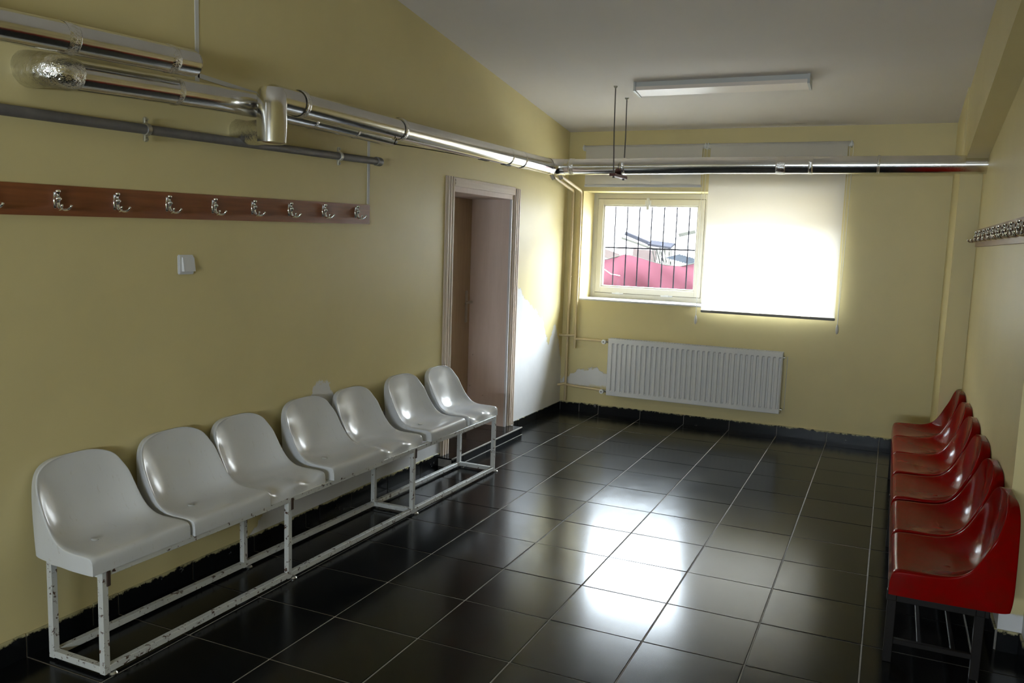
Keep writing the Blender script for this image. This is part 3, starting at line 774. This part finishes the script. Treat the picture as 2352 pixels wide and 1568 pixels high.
# ================================================================== SEATS
def interp(tab, t):
    for a, b in zip(tab[:-1], tab[1:]):
        if t <= b[0]:
            k = (t - a[0]) / (b[0] - a[0]) if b[0] > a[0] else 0
            return [a[i] + (b[i] - a[i]) * k for i in range(1, len(a))]
    return list(tab[-1][1:])
def seat_mesh(name, W, D, H, lip, wavy, mat, taper=.0, recline=.0):
    """bucket seat shell. local x = depth (0 front .. D rear), y = width, z up from the skirt bottom"""
    # rows: rim depth, rim height, half width, centre depth, centre height, outer depth, outer height
    w = W / 2; L = lip
    DD = .455
    raw = [(0.000, .000, .985, .000, .000, .000, .000),
           (0.000, .55 * L, .99, .000, .50 * L, .000, .000),
           (0.005, .85 * L, .99, .004, .80 * L, .004, .000),
           (0.022, 1.0 * L, 1.0, .022, .95 * L, .022, .000),
           (0.070, 1.02 * L, 1.0, .070, .93 * L, .070, .000),
           (0.140, 1.02 * L, 1.0, .140, .86 * L, .140, .000),
           (0.210, 1.06 * L, 1.0, .215, .80 * L, .210, .000),
           (0.265, 1.0 * L + .022, 1.0, .290, .78 * L, .290, .000),
           (0.300, 1.0 * L + .055, 1.0, .345, .80 * L + .020, .360, .000),
           (0.325, 1.0 * L + .095, 1.0, .378, .80 * L + .060, DD - .032, .000),
           (0.345, 1.0 * L + .135, .998, .398, .80 * L + .105, DD - .008, .008),
           (0.363, .42 * H + .10, .99, .410, .42 * H + .085, DD, .045),
           (0.378, .60 * H + .055, .965, .417, .60 * H + .05, DD, .42 * H),
           (0.391, .78 * H + .02, .91, .420, .78 * H + .02, DD, .70 * H),
           (0.400, .88 * H + .008, .83, .422, .88 * H + .008, DD, .85 * H),
           (0.407, .945 * H, .70, .423, .945 * H, DD, .925 * H),
           (0.412, .98 * H, .52, .423, .98 * H, DD, .965 * H),
           (0.415, .996 * H, .28, .423, .996 * H, DD, .985 * H)]
    # make the heights monotonic along the back
    kx = D / .455
    S = [-1, -.94, -.85, -.7, -.5, -.25, 0, .25, .5, .7, .85, .94, 1]
    bm = B(); grid = []
    for (rd, rh, hw, cd, ch, od, oh) in raw:
        rd, cd = rd * kx, cd * kx
        od = od * kx
        row = []
        hw_ = w * hw
        def P(x, y, z):
            if x > .5 * D: x += recline * max(0.0, min(1.0, (z / H - .2) / .8))
            return bm.verts.new((x, y, z))
        tp = lambda x: hw_ * (1 - taper * max(0.0, min(1.0, (x / D - .35) / .65)))
        mixp = lambda k, sg: P(od + (rd - od) * k, sg * tp(od + (rd - od) * k), oh + (rh - oh) * k)
        row.append(P(od, -tp(od), oh)); row.append(mixp(.12, -1)); row.append(mixp(.5, -1)); row.append(mixp(.88, -1))
        for s in S:
            b = abs(s) ** 2.6
            x = rd * b + cd * (1 - b); z = rh * b + ch * (1 - b)
            if abs(s) == 1: z -= .006 * min(1, rh / .03); 
            if wavy and rd < .16 * kx:
                fw = (1 - rd / (.16 * kx)) if rd > .03 else 1
                z -= min(z * .6, .032 * fw * math.sin(math.pi * s) ** 2)
                x += .010 * fw * math.sin(math.pi * s) ** 2 * (rh > .01)
            row.append(P(x, s * tp(rd) * (.995 if abs(s) < 1 else 1), z))
        row.append(mixp(.88, 1)); row.append(mixp(.5, 1)); row.append(mixp(.12, 1)); row.append(P(od, tp(od), oh))
        grid.append(row)
    for a, b in zip(grid[:-1], grid[1:]):
        for i in range(len(a) - 1):
            bm.faces.new((a[i], a[i + 1], b[i + 1], b[i]))
    # rear skin and the top
    rear = grid[10:]
    rr_ = []
    for g in rear:
        c0, c1 = g[0].co, g[-1].co; k = min(.012, abs(c0.y) * .3)
        rr_.append([g[0], bm.verts.new((c0.x, c0.y + k, c0.z)), bm.verts.new((c0.x, 0, c0.z)), bm.verts.new((c0.x, c1.y - k, c0.z)), g[-1]])
    for a, b in zip(rr_[:-1], rr_[1:]):
        for i in range(4): bm.faces.new((a[i], b[i], b[i + 1], a[i + 1]))
    bm.faces.new(grid[-1] + rr_[-1][1:4][::-1])
    bmesh.ops.remove_doubles(bm, verts=bm.verts[:], dist=1e-4)
    bmesh.ops.recalc_face_normals(bm, faces=bm.faces[:])
    me = bpy.data.meshes.new(name); bm.to_mesh(me); bm.free()
    for p in me.polygons: p.use_smooth = True
    me.materials.append(mat)
    return me
def add_seat(me, parent, loc, rotz, mark, holes, lip):
    s = bpy.data.objects.new('seat', me); COL.objects.link(s); s.parent = parent; s.location = loc; s.rotation_euler = (0, 0, rotz)
    md = s.modifiers.new('subsurf', 'SUBSURF'); md.levels = 1; md.render_levels = 2
    for (x, y, dark, z) in holes:
        b = B(); lathe(b, [(.014, -.006), (.015, .0), (.012, .0012)] if not dark else [(.010, -.008), (.0135, .001), (.014, .003), (.011, .0042)], 'z', (0, 0, 0), 16)
        o = obj('screw_cap', b, mark, None, True); o.parent = s; o.location = (x, y, z)
        if dark: o.rotation_euler = (.10, -.12, 0)
    return s

# ---- white bench
WB_Z = .388
bench = empty('white_seat_bench', (-.15, -2.45, 0)); tag(bench, 'chipped white steel bench carrying seven white plastic bucket seats', 'bench')
XF0, XRR = -.024, -.285
def bx(y): return (y + 3.96) / 3.05 * .037     # bench stands very slightly skewed
def bbar(nm, p, q, t=.0125):
    bm = B(); p, q = Vector(p), Vector(q); d = (q - p)
    ax = max(range(3), key=lambda i: abs(d[i]))
    lo, hi = [min(p[i], q[i]) for i in range(3)], [max(p[i], q[i]) for i in range(3)]
    if ax == 1:
        if p.y > q.y: p, q = q, p
        hexa(bm, [(p.x - t, p.y, p.z - t), (p.x + t, p.y, p.z - t), (q.x + t, q.y, q.z - t), (q.x - t, q.y, q.z - t), (p.x - t, p.y, p.z + t), (p.x + t, p.y, p.z + t), (q.x + t, q.y, q.z + t), (q.x - t, q.y, q.z + t)])
        bmesh.ops.bevel(bm, geom=bm.edges[:], offset=.0015, segments=1, affect='EDGES')
    elif ax == 2:
        box(bm, p.x - t, p.x + t, p.y - t, p.y + t, lo[2], hi[2], .0015)
    else:
        box(bm, lo[0], hi[0], p.y - t, p.y + t, p.z - t, p.z + t, .0015)
    return dobj(nm, bm, M_ENAMEL, bench)
YS = [-3.962, -2.995, -1.935, -.905]
for y in YS:
    for x in (XF0, XRR):
        x += bx(y)
        lg = bbar('leg', (x, y, .008), (x, y, WB_Z - .020))
        bm = B(); lathe(bm, [(.016, -.001), (.017, .004), (.012, .010)], 'z', (x + .012, y + .022, 0), 12); dobj('foot', bm, M_STEEL, lg, True)
for x in (XF0, XRR):
    bbar('bottom_rail', (x + bx(YS[0]), YS[0] + .012, .024), (x + bx(YS[-1]), YS[-1] - .012, .024))
    bbar('top_rail', (x + bx(YS[0]), YS[0] - .012, WB_Z - .010), (x + bx(YS[-1]), YS[-1] + .012, WB_Z - .010))
for y in (YS[0], YS[2], YS[3]):
    bbar('bottom_cross_bar', (XRR + bx(y) + .012, y, .024), (XF0 + bx(y) - .012, y, .024))
for y in YS:
    bbar('top_cross_bar', (XRR + bx(y) + .012, y, WB_Z - .012), (XF0 + bx(y) - .012, y, WB_Z - .012))
for y in YS[:3]:
    bm = B(); box(bm, XF0 + bx(y) + .010, XF0 + bx(y) + .016, y + .004, y + .022, WB_Z - .060, WB_Z - .004, .003); dobj('rusty_gusset', bm, M_RUST, bench)
SWH, SWD, SWT = .440, .335, .340
seatA = seat_mesh('seat_flat_lip', SWH, SWD, SWT, .068, False, M_SEATW, .13, .048)
seatB = seat_mesh('seat_wavy_lip', SWH - .02, SWD, SWT - .008, .064, True, M_SEATW, .13, .048)
ysw = [-3.800, -3.345, -2.945, -2.465, -2.050, -1.540, -1.065]
for i, y in enumerate(ysw):
    wavy = i in (2, 4, 6)
    zc = .068 * .84
    hs = [(.165, .075, True, zc + .001), (.215, -.085, False, zc - .003)] if not wavy else [(.15, .09, False, zc - .006), (.20, -.08, False, zc - .008)]
    # local +x runs from the front edge to the wall: rotate by pi
    add_seat(seatB if wavy else seatA, bench, (.147 + bx(y) * .7 - (.006 if wavy else 0), y + 2.45, WB_Z + (0.001 if not wavy else .001)), math.pi, M_SEATW_MARK, hs, .062)

# ---- red bench
RB_Z = .288
rb = empty('red_seat_bench', (2.65, -1.05, 0)); tag(rb, 'dark steel bench carrying six glossy red plastic bucket seats', 'bench')
RFX, RRX = 2.492, 2.790
RY0, RY1 = -2.490, .38
def rbar(nm, a, mat=M_DARKFRAME, par=rb):
    bm = B(); box(bm, *a, .002); return dobj(nm, bm, mat, par)
for y in (RY0, -1.10, RY1):
    for x in (RFX, RRX):
        rbar('leg', (x - .016, x + .016, y - .016, y + .016, .0, RB_Z - .02))
    rbar('top_cross_bar', (RFX - .02, RRX + .03, y - .014, y + .014, RB_Z - .042, RB_Z - .001))
    rbar('lower_cross_bar', (RFX, RRX, y - .010, y + .010, .075, .095))
for x in (RFX, RRX):
    rbar('top_rail', (x - .015, x + .015, RY0 - .02, RY1 + .02, RB_Z - .038, RB_Z - .004))
for x in (2.60, 2.715):
    rbar('lower_stretcher', (x - .008, x + .008, RY0, RY1, .079, .093))
RSW, RSD, RSH = .500, .412, .392
seatR = seat_mesh('seat_red', RSW, RSD, RSH, .100, False, M_SEATR, .04)
for i, y in enumerate((-2.300, -1.790, -1.245, -.720, -.225, .272)):
    add_seat(seatR, rb, (XR - RSD - .002 - 2.65, y + 1.05, RB_Z), 0, M_SEATR, [(.20, -.06, False, .100 * .81), (.27, .10, False, .08)], .1)

# ================================================================== OUTSIDE
bm = B(); box(bm, -14, 12, YF + .45, 4.6, -.3, .97)  # unseen yard, level raised to throw daylight up at the ceiling
tag(obj('ground', bm, M_GROUND), 'pale bare yard outside the window, raised to bounce daylight in', 'ground', kind='structure')
bm = B(); vs = []
def bank_z(x, y):
    t = max(0.0, min(1.0, (y - 4.6) / 6.5))
    return .45 + 4.8 * t + .10 * math.sin(x * 1.9 + y * 2.3) * min(1, t * 8) + .06 * math.sin(x * 4.7 - y * 5.1) * min(1, t * 8)
nx_, ny_ = 70, 34
for j in range(ny_ + 1):
    y = 4.6 + 14 * (j / ny_) ** 1.4
    vs.append([bm.verts.new((-22 + 40 * i / nx_, y, bank_z(-22 + 40 * i / nx_, y))) for i in range(nx_ + 1)])
for j in range(ny_):
    for i in range(nx_): bm.faces.new((vs[j][i], vs[j][i + 1], vs[j + 1][i + 1], vs[j + 1][i]))
tag(obj('embankment', bm, M_BANK, None, True), 'steep bare earth bank rising beyond the tarpaulin', 'embankment', kind='structure')
# red tarpaulin hung on a sagging line
tp = empty('tarpaulin', (-.9, 4.3, .4)); tag(tp, 'red tarpaulin with sagging top edge outside the window', 'tarpaulin')
bm = B(); vs = []
def tarp_top(x):
    xs = [(-3.2, 1.30), (-1.6, 1.33), (-1.0, 1.36), (-.84, 1.41), (-.69, 1.450), (-.5, 1.412), (-.335, 1.365), (-.167, 1.332), (0.0, 1.326), (.21, 1.38), (.8, 1.45), (1.5, 1.42), (3, 1.35)]
    return interp(xs, x)[0]
nx, nz = 90, 14
for j in range(nz + 1):
    row = []
    for i in range(nx + 1):
        x = -3.2 + 6.2 * i / nx; k = j / nz
        z = tarp_top(x) * (1 - k) + .95 * k
        y = 4.3 - .06 * math.sin(k * 3.1) - .12 * k + .03 * math.sin(x * 5 + k * 4) + .02 * math.sin(x * 11 - k * 7)
        row.append(bm.verts.new((x, y, z)))
    vs.append(row)
for j in range(nz):
    for i in range(nx): bm.faces.new((vs[j][i], vs[j][i + 1], vs[j + 1][i + 1], vs[j + 1][i]))
bmesh.ops.solidify(bm, geom=bm.faces[:], thickness=.006)
dobj('sheet', bm, M_TARP, tp, True)
bm = B(); tube(bm, [(-3.2 + 6.2 * i / 60, 4.305, tarp_top(-3.2 + 6.2 * i / 60)) for i in range(61)], .007, 8); dobj('hem', bm, M_POLE, tp, True)
bm = B(); tube(bm, [(-.98, 4.20, 1.34), (-.93, 4.16, 1.26), (-.82, 4.13, 1.20), (-.70, 4.12, 1.185)], .003, 6); dobj('cord', bm, M_VALVE, tp, True)
def gz_out(y): return .62 + (y - 4.6) / 21.4 * 3.58
def plank(name, c, sx, sy, sz, rot, mat, label, cat, grp=None):
    bm = B(); box(bm, -sx / 2, sx / 2, -sy / 2, sy / 2, -sz / 2, sz / 2, .004)
    o = obj(name, bm, mat); o.location = c; o.rotation_euler = rot
    return tag(o, label, cat, grp)
plank('weathered_board', (-1.03, 6.0, 1.665), .42, .05, .05, (.2, .36, .1), M_GREYB, 'dark weathered board slanting over the rubbish pile outside', 'board')
plank('weathered_board', (-.69, 6.02, 1.59), .36, .16, .035, (.35, .10, -.1), M_GREYB, 'short dark board lying flat on the pile outside', 'board')
plank('brown_panel', (-.70, 5.2, 1.425), .33, .03, .17, (-.15, .04, .05), M_BROWNB, 'brown sheet panel leaning behind red tarpaulin', 'panel')
plank('brown_panel', (-1.18, 5.2, 1.42), .22, .03, .11, (-.2, .30, .1), M_BROWNB, 'tilted brown panel at the high end of the tarpaulin', 'panel')
plank('pale_beam', (-.95, 5.8, 1.585), .55, .06, .03, (0, .30, .1), M_POLE, 'pale beam resting across the rubbish pile', 'beam')
plank('grey_offcut', (-.34, 6.1, 1.76), .24, .08, .05, (.1, -.25, .2), M_POLE, 'pale offcut lying high on the earth bank', 'offcut')
# corrugated sheets
bm = B(); vs = []
for j in range(2):
    vs.append([bm.verts.new((i * .02, j * 1.1, .014 * math.sin(i * 1.57))) for i in range(60)])
for i in range(59): bm.faces.new((vs[0][i], vs[0][i + 1], vs[1][i + 1], vs[1][i]))
bmesh.ops.solidify(bm, geom=bm.faces[:], thickness=.003)
o = obj('corrugated_sheet', bm, M_CORR, None, True); o.location = (-.30, 4.75, 1.42); o.rotation_euler = (.10, .22, -.12); o.scale = (.45, .45, .45)
tag(o, 'grey corrugated roofing sheet sloping behind the tarpaulin', 'roofing sheet')
bs = empty('reed_bundle', (-.4, 4.9, 1.2)); tag(bs, 'bundle of dry thin reeds behind the red tarpaulin', 'reeds')
for i in range(14):
    x = -.46 + .016 * i
    bm = B(); tube(bm, [(x + .04 + random.uniform(-.02, .02), 4.75, 1.0), (x + random.uniform(-.01, .01), 4.9, 1.32), (x - .07 + random.uniform(-.04, .04), 5.0, 1.53 + random.uniform(-.05, .03))], .0055, 6); dobj('reed', bm, M_REED, bs, True)
